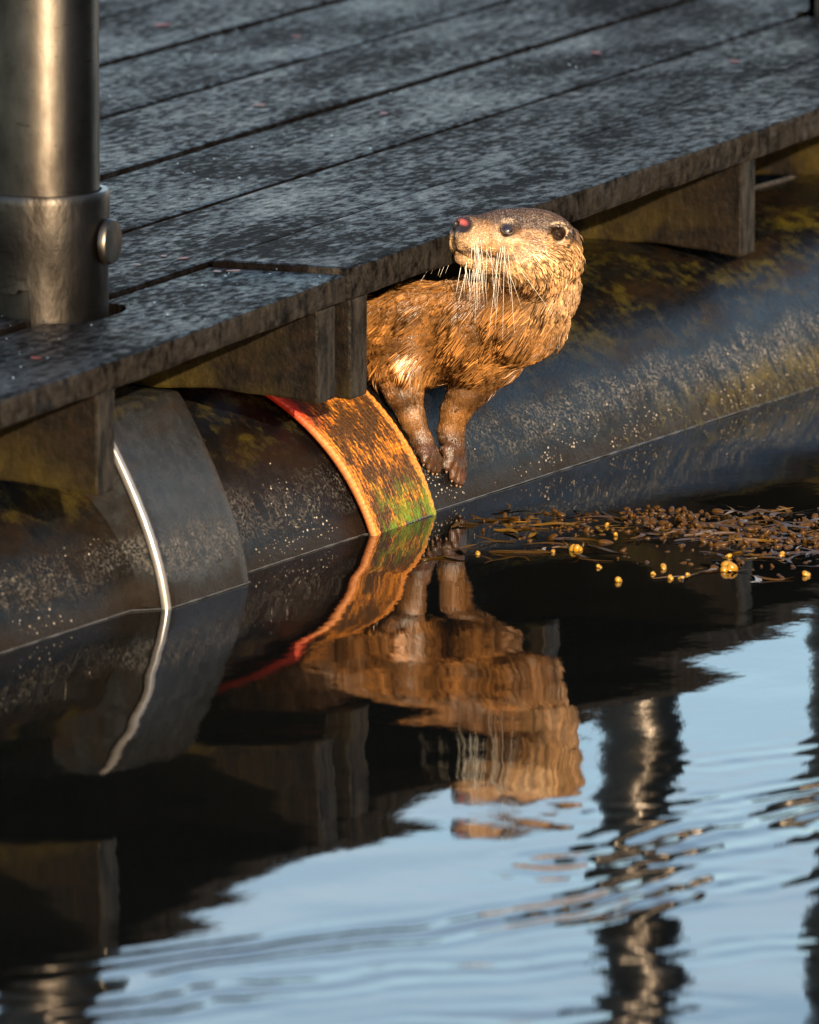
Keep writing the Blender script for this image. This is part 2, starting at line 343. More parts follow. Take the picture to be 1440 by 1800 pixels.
# joists
for a, b, zb in ((-.584, -.546, .156), (-.0736, -.031, .1625), (.008, .049, .1545), (.520, .560, .152), (1.094, 1.137, .149), (1.660, 1.702, .150), (2.21, 2.252, .152), (2.77, 2.81, .152), (3.33, 3.37, .152), (-1.14, -1.10, .155)):
    bm = bevel_box(a, b, .0 if b < .1 else -.002, 1.62, zb, HD - .0275, .003)
    for i in range(1, 26):
        bmesh.ops.bisect_plane(bm, geom=bm.verts[:] + bm.edges[:] + bm.faces[:], plane_co=(0, i * .012, 0), plane_no=(0, 1, 0))
    for v in bm.verts:
        if v.co.z < zb + .01: v.co.z += .004 * mn.noise((v.co.y * 22, a * 9, 1)) + (.008 * math.sin(min(1, max(0, v.co.y) / .1) * 1.5))
        v.co.x += .0012 * mn.noise((v.co.y * 30, v.co.z * 30, a))
    fin(bm, 'joist', MAT['joist'], deck)

# ------------------------------------------------------------------ float pipe, saddle plate, strap
SL = -.098; PA = np.array([1, SL, 0]) / math.hypot(1, SL); PB = np.array([-SL, 1, 0]) / math.hypot(1, SL)
PC = np.array([0, .054 + .2117, -.06]); PR = .22
def pipe_pt(t, ang, r):                            # ang 0 = towards -PB (front), 90 = up
    return PC + PA * t - PB * (r * math.cos(ang)) + ZU * (r * math.sin(ang))
V, Fc = [], []; N = 128; ts = np.arange(-1.5, 5.4, .03)
for i, t in enumerate(ts):
    for j in range(N):
        a = 2 * math.pi * j / N
        r = PR + .0008 * mn.noise((t * 4, math.cos(a) * 3, math.sin(a) * 3))
        V.append(pipe_pt(t, a, r))
for i in range(len(ts) - 1):
    for j in range(N): Fc.append((i * N + j, i * N + (j + 1) % N, (i + 1) * N + (j + 1) % N, (i + 1) * N + j))
Fc += [tuple(reversed(range(N))), tuple(range((len(ts) - 1) * N, len(ts) * N))]
pipe = tag(pydata('float_pipe', V, Fc, MAT['pipe'], smooth=True), 'thick black plastic float pipe lying half sunk under the deck edge', 'pipe')
# barnacles and lime specks along the water line
def blobs(name, pts, mat, sub=1, parent=None, kind='stuff'):
    bm = bmesh.new(); bmesh.ops.create_icosphere(bm, subdivisions=sub, radius=1); base = np.array([v.co[:] for v in bm.verts]); fc = np.array([[v.index for v in f.verts] for f in bm.faces]); bm.free()
    n = len(pts); Vs = np.empty((n, len(base), 3)); 
    for i, (p, ax, sx, sy, sz) in enumerate(pts):
        ax = np.array(ax, float); ax /= np.linalg.norm(ax); t = np.cross(ax, [.31, .87, .4]); t /= np.linalg.norm(t); u = np.cross(ax, t)
        Vs[i] = np.array(p) + base[:, :1] * t * sx + base[:, 1:2] * u * sy + base[:, 2:] * ax * sz
    Tr = (fc[None] + (np.arange(n) * len(base))[:, None, None]).reshape(-1, 3)
    o = npmesh(name, Vs.reshape(-1, 3), tris=Tr, mat=mat)
    if kind: o['kind'] = kind
    if parent: put(o, parent)
    return o
pts = []
while len(pts) < 700:
    t = random.uniform(-.75, 1.6); z = abs(random.gauss(0, .022)) + .006
    if random.random() < .4: z = random.uniform(.004, .07)
    if mn.noise((t * 7, z * 25, 3)) < -.02 or (-.31 < t < -.10) or (.14 < t < .30): continue
    a = math.asin(min(.99, (z - PC[2]) / PR)); s = random.choice((.0005, .0006, .0007, .0009, .0013)) * random.uniform(.6, 1)
    nrm = pipe_pt(t, a, 1) - pipe_pt(t, a, 0)
    pts.append((pipe_pt(t, a, PR), nrm, s * random.uniform(.8, 1.2), s * random.uniform(.8, 1.4), s * .8))
blobs('barnacles', pts, MAT['barn'], 1, pipe)
# stringy weed growing along the water line of the pipe
def ribbons(name, strips, mat, parent=None, kind='stuff'):
    Vv, Ff = [], []
    for pl, wd, side in strips:
        b = len(Vv); n = len(pl)
        for i, p in enumerate(pl):
            k = wd * (math.sin(math.pi * min(.999, (i + .6) / n)) ** .6); p = np.array(p)
            Vv += [p - side * k, p + side * k]
        for i in range(n - 1): Ff.append((b + 2 * i, b + 2 * i + 1, b + 2 * i + 3, b + 2 * i + 2))
    o = npmesh(name, np.array(Vv), Ff, mat=mat)
    if kind: o['kind'] = kind
    if parent: put(o, parent)
    return o
st = []
for i in range(420):
    t = random.betavariate(2, 1.2) * .95 + .62; z = abs(random.gauss(0, .016)); a0 = math.asin((z - PC[2]) / PR); pl = []; L = random.uniform(.003, .010); dr = random.uniform(-.012, .012)
    for k in range(6):
        a = a0 - (k / 5) * L / PR; pl.append(pipe_pt(t + dr * k / 5 + .002 * math.sin(k * 2 + i), a, PR + .0015 + .002 * math.sin(k / 5 * 3)))
    st.append((pl, random.uniform(.0005, .0012), PA))
ribbons('hanging_weed', st, MAT['tuft'], pipe)

# saddle plate standing over the pipe between two joists
prof = [(-.0300, -.12), (-.0292, -.04), (-.0284, 0), (-.0272, .012), (-.0199, .0443), (-.0064, .0761), (.0120, .1184), (.0305, .1526), (.0440, .1745), (.0475, .1785), (.053, .180), (.20, .180), (.205, .16), (.20, -.10)]
_pc = np.polyfit([0, .0443, .0761, .1184, .1526, .1745], [-.0284, -.0199, -.0064, .0120, .0305, .0440], 3)
prof = [(-.031, -.12), (-.0305, -.05), (-.030, -.015)] + [(float(np.polyval(_pc, q)), q) for q in np.linspace(0, .1725, 14)] + prof[9:]
def plate_pt(t, yr, z): return np.array([0, .054, 0]) + PA * t + PB * yr + ZU * z
sad = empty('pipe_saddle', plate_pt(-.21, .08, 0)); tag(sad, 'smooth grey plastic saddle plate curving over the pipe beside a joist', 'bracket')
t0, t1 = -.300, -.144
V, Fc = [], []; n = len(prof)
tt = [t0, t0 + .003] + list(np.linspace(t0 + .012, t1 - .004, 12)) + [t1]
for i, t in enumerate(tt):
    e = .004 if i == 0 else (.001 if i == 1 else (.0025 if i == len(tt) - 1 else 0))
    for (y, z) in prof: V.append(plate_pt(t, y + e, z - (e if z > .17 else 0) + .0006 * mn.noise((t * 30, z * 30, 2))))
for i in range(len(tt) - 1):
    for j in range(n): Fc.append((i * n + j, i * n + (j + 1) % n, (i + 1) * n + (j + 1) % n, (i + 1) * n + j))
Fc += [tuple(range(n)), tuple(reversed(range((len(tt) - 1) * n, len(tt) * n)))]
o = pydata('plate', V, Fc, MAT['plate'], smooth=True); put(o, sad)
o.data.set_sharp_from_angle(angle=math.radians(40))
def tube(name, pl, rad, mat, parent=None, ns=10, kind=None, flat=1.0):
    pl = [np.array(p, float) for p in pl]; V, Fc = [], []
    for i, p in enumerate(pl):
        d = pl[min(i + 1, len(pl) - 1)] - pl[max(i - 1, 0)]; d /= np.linalg.norm(d); a = np.cross(d, FH if abs((pl[-1] - pl[0])[2]) > .6 * np.linalg.norm(pl[-1] - pl[0]) else ZU); a /= np.linalg.norm(a); b = np.cross(a, d)
        r = rad(i / (len(pl) - 1)) if callable(rad) else rad
        for k in range(ns): an = 2 * math.pi * k / ns; V.append(p + a * r * math.cos(an) + b * r * flat * math.sin(an))
    for i in range(len(pl) - 1):
        for k in range(ns): Fc.append((i * ns + k, i * ns + (k + 1) % ns, (i + 1) * ns + (k + 1) % ns, (i + 1) * ns + k))
    Fc += [tuple(reversed(range(ns))), tuple(range((len(pl) - 1) * ns, len(pl) * ns))]
    o = pydata(name, V, Fc, mat, smooth=True)
    if parent: put(o, parent)
    if kind: o['kind'] = kind
    return o
pp = np.array(prof[1:17]); zz = np.linspace(-.04, .174, 30)
tube('rounded_lip', [plate_pt(t0 - .001, np.interp(z, pp[:, 1], pp[:, 0]) + .0035, z) for z in zz], .0048, MAT['lip'], sad)
# joint collar ring on the pipe left of the plate
# orange strap
V, Fc, UVs = [], [], []; nu, nv = 66, 150
for i in range(nv + 1):
    a = math.radians(-40 + 175 * i / nv)
    for j in range(nu + 1):
        u = j / nu; t = .1545 + .1385 * u - .045 * (1 - u) * max(0, min(1, (i / nv - .32) / .35))
        cord = .0013 * abs(math.sin(u * math.pi * 22)) ** .7; weft = .0009 * abs(math.sin(i * math.pi / 2.0 + (j // 3 % 2) * 1.57))
        edge = .0016 if u < .07 or u > .95 else 0
        r = PR + .006 + .007 * (1 - u) ** 1.5 * max(0, math.sin(math.radians(min(180, max(0, (math.degrees(a) + 10) * 1.6))))) + cord + weft + edge + .0012 * mn.noise((u * 5, i * .06, 0))
        V.append(pipe_pt(t, a, r)); UVs.append((u, i / nv * 4))
nt = len(V)
for i in range(nv + 1):                            # underside, three millimetres in
    a = math.radians(-40 + 175 * i / nv)
    for j in (0, nu):
        u = j / nu; t = .1545 + .1385 * u - .045 * (1 - u) * max(0, min(1, (i / nv - .32) / .35))
        r = PR + .0025 + .007 * (1 - u) ** 1.5 * max(0, math.sin(math.radians(min(180, max(0, (math.degrees(a) + 10) * 1.6)))))
        V.append(pipe_pt(t, a, r)); UVs.append((u, i / nv * 4))
for i in range(nv):
    for j in range(nu): Fc.append((i * (nu + 1) + j, (i + 1) * (nu + 1) + j, (i + 1) * (nu + 1) + j + 1, i * (nu + 1) + j + 1))
    b = nt + i * 2
    Fc.append((i * (nu + 1), b, b + 2, (i + 1) * (nu + 1))); Fc.append((i * (nu + 1) + nu, (i + 1) * (nu + 1) + nu, b + 3, b + 1)); Fc.append((b, b + 1, b + 3, b + 2))
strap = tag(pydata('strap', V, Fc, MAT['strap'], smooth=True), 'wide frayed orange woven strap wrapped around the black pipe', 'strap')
uvl = strap.data.uv_layers.new(name='UVMap')
li = np.empty(len(strap.data.loops), np.int32); strap.data.loops.foreach_get('vertex_index', li); uvl.data.foreach_set('uv', np.array(UVs, np.float32)[li].ravel())
# thin film of scum where the water creeps up the pipe
rr_ = PR
pl = []
for t in np.arange(-1.2, 2.2, .006):
    off = .0006 * mn.noise((t * 60, 0, 0)) + .0004 * mn.noise((t * 200, 3, 0))
    if -.303 < t < -.141: p = plate_pt(t, -.0284 - .0006 + off, .0006)
    elif .157 < t < .295: p = pipe_pt(t, math.asin(-PC[2] / PR), PR + .0085 + off)
    else: p = pipe_pt(t, math.asin(-PC[2] / (PR)), PR + .0006 + off)
    p[2] = .0008; pl.append(p)
tube('scum_line', pl, lambda s: .0009 + .0011 * mn.noise((s * 160, 1, 1)), MAT['scum'], None, 6, 'stuff', .7)

# ------------------------------------------------------------------ steel posts
def lathe(name, rz, mat, parent, seg=72, cap=True, fn=None):
    V, Fc = [], []; n = len(rz)
    for k in range(seg):
        a = 2 * math.pi * k / seg
        for i, (r, z) in enumerate(rz):
            if fn: z = fn(a, i, r, z)
            V.append((r * math.cos(a), r * math.sin(a), z))
    for k in range(seg):
        for i in range(n - 1): Fc.append((k * n + i, ((k + 1) % seg) * n + i, ((k + 1) % seg) * n + i + 1, k * n + i + 1))
    if cap: Fc += [tuple(k * n + n - 1 for k in range(seg)), tuple(k * n for k in reversed(range(seg)))]
    o = pydata(name, V, Fc, mat, smooth=True); o.parent = parent; o.data.set_sharp_from_angle(angle=math.radians(35)); return o
def make_post(px, py, label):
    root = tag(empty('steel_post', (px, py, HD)), label, 'post', 'steel posts set in the deck')
    lathe('tube', [(.0535, -.030), (.0535, 1.36), (.0525, 1.365), (.045, 1.372)], MAT['steel'], root)
    def notch(a, i, r, z):
        d = (math.degrees(a) - (math.degrees(AZ) + 180)) % 360        # 0 = facing the open water side
        if i in (0, 7) and 262 < d < 352: return .022 + (.004 if d > 340 else 0)
        return z
    slv = lathe('sleeve', [(.0610, -.028), (.0610, .060), (.0618, .062), (.0628, .104), (.0625, .110), (.0610, .1125), (.0555, .1125), (.0550, -.028)], MAT['cast'], root, 144, False, notch)
    bolt = bpy.data.objects
    bm = bmesh.new(); rz = [(.0, .0), (.0125, 0), (.0125, .006), (.0205, .0062), (.0215, .0075), (.0215, .0115), (.0200, .0138), (.012, .0146), (0, .0148)]
    V, Fc = [], []; seg = 36; n = len(rz)
    for k in range(seg):
        a = 2 * math.pi * k / seg
        for r, h in rz: V.append((.004 + r * math.cos(a), -.0565 - h, .066 + r * math.sin(a)))
    for k in range(seg):
        for i in range(n - 1): Fc.append((k * n + i, k * n + i + 1, ((k + 1) % seg) * n + i + 1, ((k + 1) % seg) * n + i))
    b = pydata('bolt_head', V, Fc, MAT['cast'], smooth=True); b.parent = slv; b.data.set_sharp_from_angle(angle=math.radians(35)); bm.free()
    return root
make_post(*POSTS[0], 'shiny scratched steel post in a notched sleeve beside the plank joint')
make_post(*POSTS[1], 'dark steel post at the deck edge beyond the last visible joist')
make_post(*POSTS[2], 'tall steel post seen mirrored in the water beside the otter reflection')

# ------------------------------------------------------------------ otter
# modelled in a frame turned to the photograph: x right, y up, z towards the water side; 1 unit = OS metres
OO = np.array([.340, .0262, .0193]); OS = 8.7478 / F
OM = np.stack([RT, UP, -FW], 1) * OS               # columns
def o2w(P): return OO + (np.asarray(P, float) - [800, -850, 0]) @ OM.T
G0 = np.array([380., -880., -150.]); GS = 2.6; GN = (262, 205, 190)
gx, gy, gz = [G0[i] + GS * np.arange(GN[i]) for i in range(3)]
SD = np.full(GN, 60., np.float32); REG = []
def sub(lo, hi):
    s = []
    for i in range(3):
        a = max(0, int((lo[i] - G0[i]) / GS)); b = min(GN[i], int((hi[i] - G0[i]) / GS) + 2); s.append(slice(a, max(a, b)))
    return tuple(s)
def blend(s, d, k, op='u'):
    A = SD[s]
    if op == 'u':
        h = np.clip(.5 + .5 * (A - d) / k, 0, 1); SD[s] = A * (1 - h) + d * h - k * h * (1 - h)
    else:                                           # smooth cut
        h = np.clip(.5 - .5 * (A + d) / k, 0, 1); SD[s] = A * (1 - h) - d * h + k * h * (1 - h)
def pv(p): return np.array([p[0], -p[1], p[2]], float)   # photo pixel row -> up
def cone(p, q, r1, r2, k=14, fx=None):
    p, q = pv(p), pv(q); m = max(r1, r2) + k + 30
    s = sub(np.minimum(p, q) - m, np.maximum(p, q) + m)
    X = gx[s[0]][:, None, None]; Y = gy[s[1]][None, :, None]; Z = gz[s[2]][None, None, :]
    e = q - p; L2 = e @ e
    t = np.clip(((X - p[0]) * e[0] + (Y - p[1]) * e[1] + (Z - p[2]) * e[2]) / L2, 0, 1)
    d = np.sqrt((X - p[0] - t * e[0]) ** 2 + (Y - p[1] - t * e[1]) ** 2 + (Z - p[2] - t * e[2]) ** 2) - (r1 + (r2 - r1) * t)
    blend(s, d.astype(np.float32), k)
def ellip(c, ax, r, k=12, op='u'):
    m = max(r) + k + 25; s = sub(c - m, c + m)
    X = gx[s[0]][:, None, None] - c[0]; Y = gy[s[1]][None, :, None] - c[1]; Z = gz[s[2]][None, None, :] - c[2]
    U = [(X * a[0] + Y * a[1] + Z * a[2]) for a in ax]
    k0 = np.sqrt(sum((u / q) ** 2 for u, q in zip(U, r))); k1 = np.sqrt(sum((u / (q * q)) ** 2 for u, q in zip(U, r))) + 1e-6
    blend(s, (k0 * (k0 - 1) / k1).astype(np.float32), k, op)
IDM = np.eye(3)
# head frame: b back from the nose, hu up, hl towards the near side
NT = pv((798, 405, 240)); hb = np.array([.91, -.21, -.34]); hb /= np.linalg.norm(hb); hl = np.array([.34, .0, .94]); hl -= hb * (hl @ hb); hl /= np.linalg.norm(hl); hu = np.cross(hb, hl); hu = hu if hu[1] > 0 else -hu
HA = [hb, hu, hl]
def hp(t, h, w): return NT + hb * t + hu * h + hl * w
# trunk
ch = [(952, 462, 172, 58), (946, 516, 148, 62), (908, 564, 112, 75), (835, 578, 72, 86), (742, 588, 22, 84), (645, 600, -20, 70), (520, 548, -50, 70), (420, 530, -72, 56)]
for a, b in zip(ch[:-1], ch[1:]): cone(a[:3], b[:3], a[3], b[3], 26)
# shoulder and upper arms
ellip(pv((708, 628, 62)), IDM, (50, 62, 42), 26)
ellip(pv((850, 632, 74)), IDM, (66, 44, 50), 26)
LA = [(703, 655, 66, 46), (710, 690, 66, 32), (724, 735, 65, 21), (741, 775, 62, 17), (750, 798, 60, 18)]
for a, b in zip(LA[:-1], LA[1:]): cone(a[:3], b[:3], a[3], b[3], 14)
RA = [(856, 645, 42, 42), (822, 688, 26, 32), (801, 722, 14, 25), (792, 758, 6, 21), (796, 788, 4, 22)]
for a, b in zip(RA[:-1], RA[1:]): cone(a[:3], b[:3], a[3], b[3], 14)
# paws: toes fan out along the pipe, claws and webs at the tips
CLAWS = []
def paw(c, tips, base_r, fan, tip_fan):
    for i, (ty, tx) in enumerate(tips):
        k = i - 2
        p = (c[0] + .378 * fan * k, c[1], c[2] - .926 * fan * k)
        m = (c[0] + .378 * (fan + tip_fan) * .5 * k + (tx - c[0]) * .55 + 2.5, c[1] + (ty - c[1]) * .58, c[2] - .926 * (fan + tip_fan) * .5 * k + 2)
        q = (tx + .378 * tip_fan * k, ty, c[2] - .926 * tip_fan * k - (2 if k < 0 else 0))
        cone(p, m, base_r, 8.4, 6); cone(m, q, 8.2, 6.8, 3); CLAWS.append((q, (q[0] - 1.5, q[1] + 9, q[2] - 1)))
paw((751, 794, 60), [(810, 757), (821, 760), (826, 762), (826, 764), (818, 764)], 13, 9, 15)
paw((797, 792, 4), [(822, 799), (838, 802), (846, 804), (848, 804), (838, 802)], 15, 11, 17)
# head
ellip(hp(152, 6, 0), HA, (70, 56, 72), 40)
ellip(hp(102, 9, 0), HA, (60, 42, 54), 22)
for sgn in (1, -1):
    ellip(hp(138, -34, 36 * sgn), HA, (58, 40, 40), 44)
    ellip(hp(38, -23, 21 * sgn), HA, (38, 27, 28), 8)
ellip(hp(52, -4, 0), HA, (50, 32, 44), 16)
ellip(hp(24, 6, 0), HA, (22, 15, 22), 10)
ellip(hp(64, -50, 0), HA, (48, 19, 32), 4)
ellip(hp(30, -49, 0), HA, (19, 13, 18), 5)
# nose pad and nostrils
ellip(hp(6, 6, 0), HA, (9, 12, 17), 6)
for sgn in (1, -1): ellip(hp(-1, 4, 10 * sgn), HA, (8, 4.5, 4.5), 2, 'c')
# near and far ear
def ear(w_s):
    c = hp(168, 22, 64 * w_s); n = hl * w_s * .80 - hb * .55 + hu * .1; n /= np.linalg.norm(n); u = hu - n * (hu @ n); u /= np.linalg.norm(u); v = np.cross(u, n)
    ellip(c, [v, u, n], (22, 24, 12), 7); ellip(c + n * 12, [v, u, n], (15, 17, 14), 4, 'c'); return c, n
ENC, ENN = ear(1); ear(-1)
def sdf(P):
    q = (np.asarray(P) - G0) / GS; i = np.clip(q.astype(int), 0, np.array(GN) - 2); f = q - i; o = 0
    for dx in (0, 1):
        for dy in (0, 1):
            for dz in (0, 1):
                wgt = (f[..., 0] if dx else 1 - f[..., 0]) * (f[..., 1] if dy else 1 - f[..., 1]) * (f[..., 2] if dz else 1 - f[..., 2])
                o = o + wgt * SD[i[..., 0] + dx, i[..., 1] + dy, i[..., 2] + dz]
    return o
# eye sockets
def front_hit(px, py):
    zs = np.arange(320, -100, -1.); d = sdf(np.stack([np.full_like(zs, px), np.full_like(zs, -py), zs], -1)); return np.array([px, -py, zs[np.argmax(d < 0)]])
E1 = front_hit(889, 412)
wn_ = (E1 - NT) @ hl; E2 = E1 - 2 * wn_ * hl
en = hl * .86 - hb * .28 + hu * .38; en /= np.linalg.norm(en)
EYES = []
for c, n_ in ((E1, en), (E2, en - 2 * hl * (en @ hl))):
    ellip(c + n_ * 2, IDM, (12, 11, 12), 7, 'c'); EYES.append((c - n_ * 6.6, n_))
# surface nets
def surface_nets(S):
    B = S < 0; nx, ny, nz = S.shape
    c = [B[a:nx - 1 + a, b:ny - 1 + b, d:nz - 1 + d] for a in (0, 1) for b in (0, 1) for d in (0, 1)]
    cnt = sum(x.astype(np.int8) for x in c); act = (cnt > 0) & (cnt < 8)
    I = np.argwhere(act); ids = np.full(act.shape, -1, np.int32); ids[act] = np.arange(len(I))
    acc = np.zeros((len(I), 3)); num = np.zeros(len(I)); cs = [np.array((a, b, d)) for a in (0, 1) for b in (0, 1) for d in (0, 1)]
    for i in range(8):
        for j in range(i + 1, 8):
            if np.abs(cs[i] - cs[j]).sum() != 1: continue
            a = S[tuple((I + cs[i]).T)].astype(float); b = S[tuple((I + cs[j]).T)].astype(float); m = (a < 0) != (b < 0)
            t = np.where(m, a / np.where(m, a - b, 1), 0); acc += np.where(m[:, None], cs[i] + t[:, None] * (cs[j] - cs[i]), 0); num += m
    V = G0 + GS * (I + acc / num[:, None]); Q = []
    for ax in range(3):
        o1, o2 = [(1, 2), (2, 0), (0, 1)][ax]
        lo = [slice(1, -1)] * 3; hi = [slice(1, -1)] * 3; lo[ax] = slice(0, -1); hi[ax] = slice(1, None)
        A, Bb = B[tuple(lo)], B[tuple(hi)]; E_ = np.argwhere(A != Bb); off = np.array([1, 1, 1]); off[ax] = 0; sg = A[tuple(E_.T)]; E_ = E_ + off
        e1 = np.eye(3, dtype=int)[o1]; e2 = np.eye(3, dtype=int)[o2]
        q = np.stack([ids[tuple((E_ - e1 - e2).T)], ids[tuple((E_ - e2).T)], ids[tuple(E_.T)], ids[tuple((E_ - e1).T)]], -1)
        q[~sg] = q[~sg][:, ::-1]; Q.append(q)
    return V, np.vstack(Q)
SV, SQ = surface_nets(SD); SQ = SQ[(SQ >= 0).all(1)]
def vnorm(V, Q):
    n = np.cross(V[Q[:, 2]] - V[Q[:, 0]], V[Q[:, 3]] - V[Q[:, 1]]); N_ = np.zeros_like(V)
    for k in range(4): np.add.at(N_, Q[:, k], n)
    return N_ / (np.linalg.norm(N_, axis=1, keepdims=True) + 1e-9), n
SN, QN = vnorm(SV, SQ)
def hcoord(P): d = P - NT; return d @ hb, d @ hu, d @ hl
def sms(x, a, b): t = np.clip((x - a) / (b - a), 0, 1); return t * t * (3 - 2 * t)
PH = rng.uniform(0, 6.28, (30,)); KV = rng.normal(0, 1, (30, 3))
def wob3(P, s, k0): return sum(np.sin((P @ KV[k0 + i]) * s + PH[k0 + i]) for i in range(5)) / 2.2
def regions(P):
    t, h, w_ = hcoord(P); x, y, z = P[:, 0], -P[:, 1], P[:, 2]
    head = sms(t + .0 * h, 235, 195) * sms(h, -95, -66) * sms(y, 505, 485)
    legs = sms(y, 655, 700); paws = sms(y, 745, 785)
    return t, h, w_, head, legs, paws
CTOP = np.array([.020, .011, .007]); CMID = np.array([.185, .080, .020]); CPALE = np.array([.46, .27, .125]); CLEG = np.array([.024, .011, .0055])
def furcol(P, N_):
    t, h, w_, head, legs, paws = regions(P); v = wob3(P, .045, 0) * .5 + .5
    c = CMID[None] * (1 + .32 * wob3(P, .06, 5)[:, None])
    thr = sms(P[:, 0], 880, 980) * sms(-P[:, 1], 620, 540) * .55
    pale = np.clip(np.maximum(head * sms(h + .15 * (t - 100), 22, -22) * .85, thr), 0, 1) * (.8 + .2 * v)
    c = c + (CPALE - c) * pale[:, None]
    dark = head * sms(h - .02 * (t - 90), 8, 24); c = c + (CTOP - c) * (dark * .9)[:, None]
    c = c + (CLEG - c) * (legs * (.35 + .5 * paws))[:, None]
    mo = head * np.exp(-((h + 42 - .04 * t) / 4.5) ** 2) * sms(t, 105, 80) * .85; c = c * (1 - mo[:, None])
    mz = head * np.exp(-(np.linalg.norm((P - hp(14, 2, 0)) * [1, 1, .7], axis=1) / 30) ** 2) * .8; c = c + (np.array([.03, .015, .009]) - c) * mz[:, None]
    up_ = np.exp(-((P[:, 0] - 886) / 12) ** 2 - ((-P[:, 1] - 397) / 4) ** 2) * head * (P[:, 2] > 150) * .7; c = c + (np.array([.40, .27, .16]) - c) * up_[:, None]
    de_ = sms(np.linalg.norm(P - (ENC + ENN * 4), axis=1), 17, 12); c = c + (np.array([.030, .015, .008]) - c) * de_[:, None] * .9
    er = np.exp(-((np.linalg.norm((P - E1 - [4, 0, 0]) * [.75, 1.1, .75], axis=1) - 11) / 4.5) ** 2) * .4; c = c + (np.array([.03, .016, .010]) - c) * er[:, None]
    return np.clip(c, .004, 1)
def skincol():
    P = SV; c = furcol(P, SN); c = c * (.55 + .4 * sms(-P[:, 1], 690, 730))[:, None]; t, h, w_, head, legs, paws = regions(P)  # skin under the coat darkened, painting deeper shadow between the locks
    nose = sms(PADF(P), 1.15, .85)
    c = c + (np.array([.018, .010, .008]) - c) * np.clip(nose, 0, 1)[:, None]
    red = np.exp(-((P[:, 0] - 813 - .5 * (-P[:, 1] - 399)) / 7) ** 2 - ((-P[:, 1] - 399) / 6) ** 2) * sms(t, 36, 26); red = np.clip(red * 1.5 - .2, 0, .9)
    c = c + (np.array([.36, .07, .055]) - c) * red[:, None]
    mouth = head * np.exp(-((h + 37 - .05 * t) / 2.6) ** 2) * sms(t, 100, 80) * .8
    c = c + (np.array([.02, .01, .006]) - c) * mouth[:, None]
    de = np.linalg.norm(P - E1, axis=1); und = np.exp(-((P[:, 0] - 902) / 13) ** 2 - ((-P[:, 1] - 430) / 6) ** 2) * head * (P[:, 2] > 150)
    c = c + (np.array([.62, .46, .32]) - c) * und[:, None]
    dn = np.linalg.norm(P - (ENC + ENN * 5), axis=1)
    ear_in = np.clip(sms(dn, 17, 10), 0, 1); c = c + (np.array([.014, .007, .004]) - c) * ear_in[:, None]
    dc = np.linalg.norm(P - ENC, axis=1); rim = sms(dc, 26, 21) * (1 - ear_in) * sms((P - ENC) @ ENN, 1, 5); c = c + (np.array([.50, .34, .21]) - c) * rim[:, None] * .9
    pk = paws[:, None] * np.clip(wob3(P, .25, 10) * .5 + .2, 0, 1)[:, None] * .35
    c = c + (np.array([.15, .05, .028]) - c) * pk
    return np.clip(c, 0, 1)
def PADF(P):
    t, h, w_ = hcoord(P); return np.sqrt(((P[:, 0] - 809) / 19) ** 2 + ((-P[:, 1] - 404) / 15) ** 2) + sms(t, 40, 60) * 3
def setcol(o, C_, gloss=None):
    a = o.data.color_attributes.new('Col', 'FLOAT_COLOR', 'POINT'); b = np.ones((len(C_), 4), np.float32); b[:, :3] = C_
    if gloss is not None: b[:, 3] = gloss
    a.data.foreach_set('color', b.ravel())
def hairmat(name, rough, spec):
    m = M(name); c = m.attr('Col'); n1 = m.noise(700, 3, .6, (1, 1, .22)); m.set(Base_Color=c[0], Roughness=m.ramp(n1, .3, .7, rough - .06, rough + .1), Specular_IOR_Level=m.math('MULTIPLY', c[3], spec), Normal=m.bump(n1, .0012 if name == 'wet_skin' else .0002)); return m.m
MS = hairmat('wet_skin', .26, .6); MF = hairmat('wet_fur', .26, .7)
otter = tag(empty('otter', tuple(o2w([800, -850, 0]))), 'wet brown otter leaning out from under the deck with its head raised', 'otter')
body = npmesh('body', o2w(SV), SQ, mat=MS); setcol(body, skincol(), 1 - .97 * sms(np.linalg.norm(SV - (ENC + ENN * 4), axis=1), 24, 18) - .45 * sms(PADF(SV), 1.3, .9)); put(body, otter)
# fur: pointed wet locks laid along a flow field
def flow(P):
    t, h, w_, head, legs, paws = regions(P); x, y = P[:, 0], -P[:, 1]
    d = np.zeros_like(P)
    body_d = np.array([-.80, -.58, -.12]); neck_d = np.array([-.05, -1., -.05]); chest_d = np.array([-.62, -.75, .0]); leg_d = np.array([.1, -1, 0])
    a = sms(x, 760, 860) * (1 - head); b_ = sms(x, 900, 965) * sms(y, 620, 540) * (1 - head)
    d = body_d * (1 - a)[:, None] + chest_d * a[:, None]; d = d + (neck_d - d) * b_[:, None]
    lg = sms(y, 640, 685); d = d + (leg_d - d) * lg[:, None]
    hd = hb[None] * .9 - hu[None] * (.25 + .75 * sms(h, 10, -50))[:, None] * sms(t, 20, 80)[:, None]
    hd = hd + (np.array([.1, -.9, 0]) - hd) * (sms(t, 165, 210) * sms(h, 20, -20))[:, None]
    d = d + (hd - d) * head[:, None]
    ang = wob3(P, .035, 15) * .26 + wob3(P, .14, 20) * .12
    ca, sa = np.cos(ang), np.sin(ang)
    return np.stack([d[:, 0] * ca - d[:, 1] * sa, d[:, 0] * sa + d[:, 1] * ca, d[:, 2]], -1)
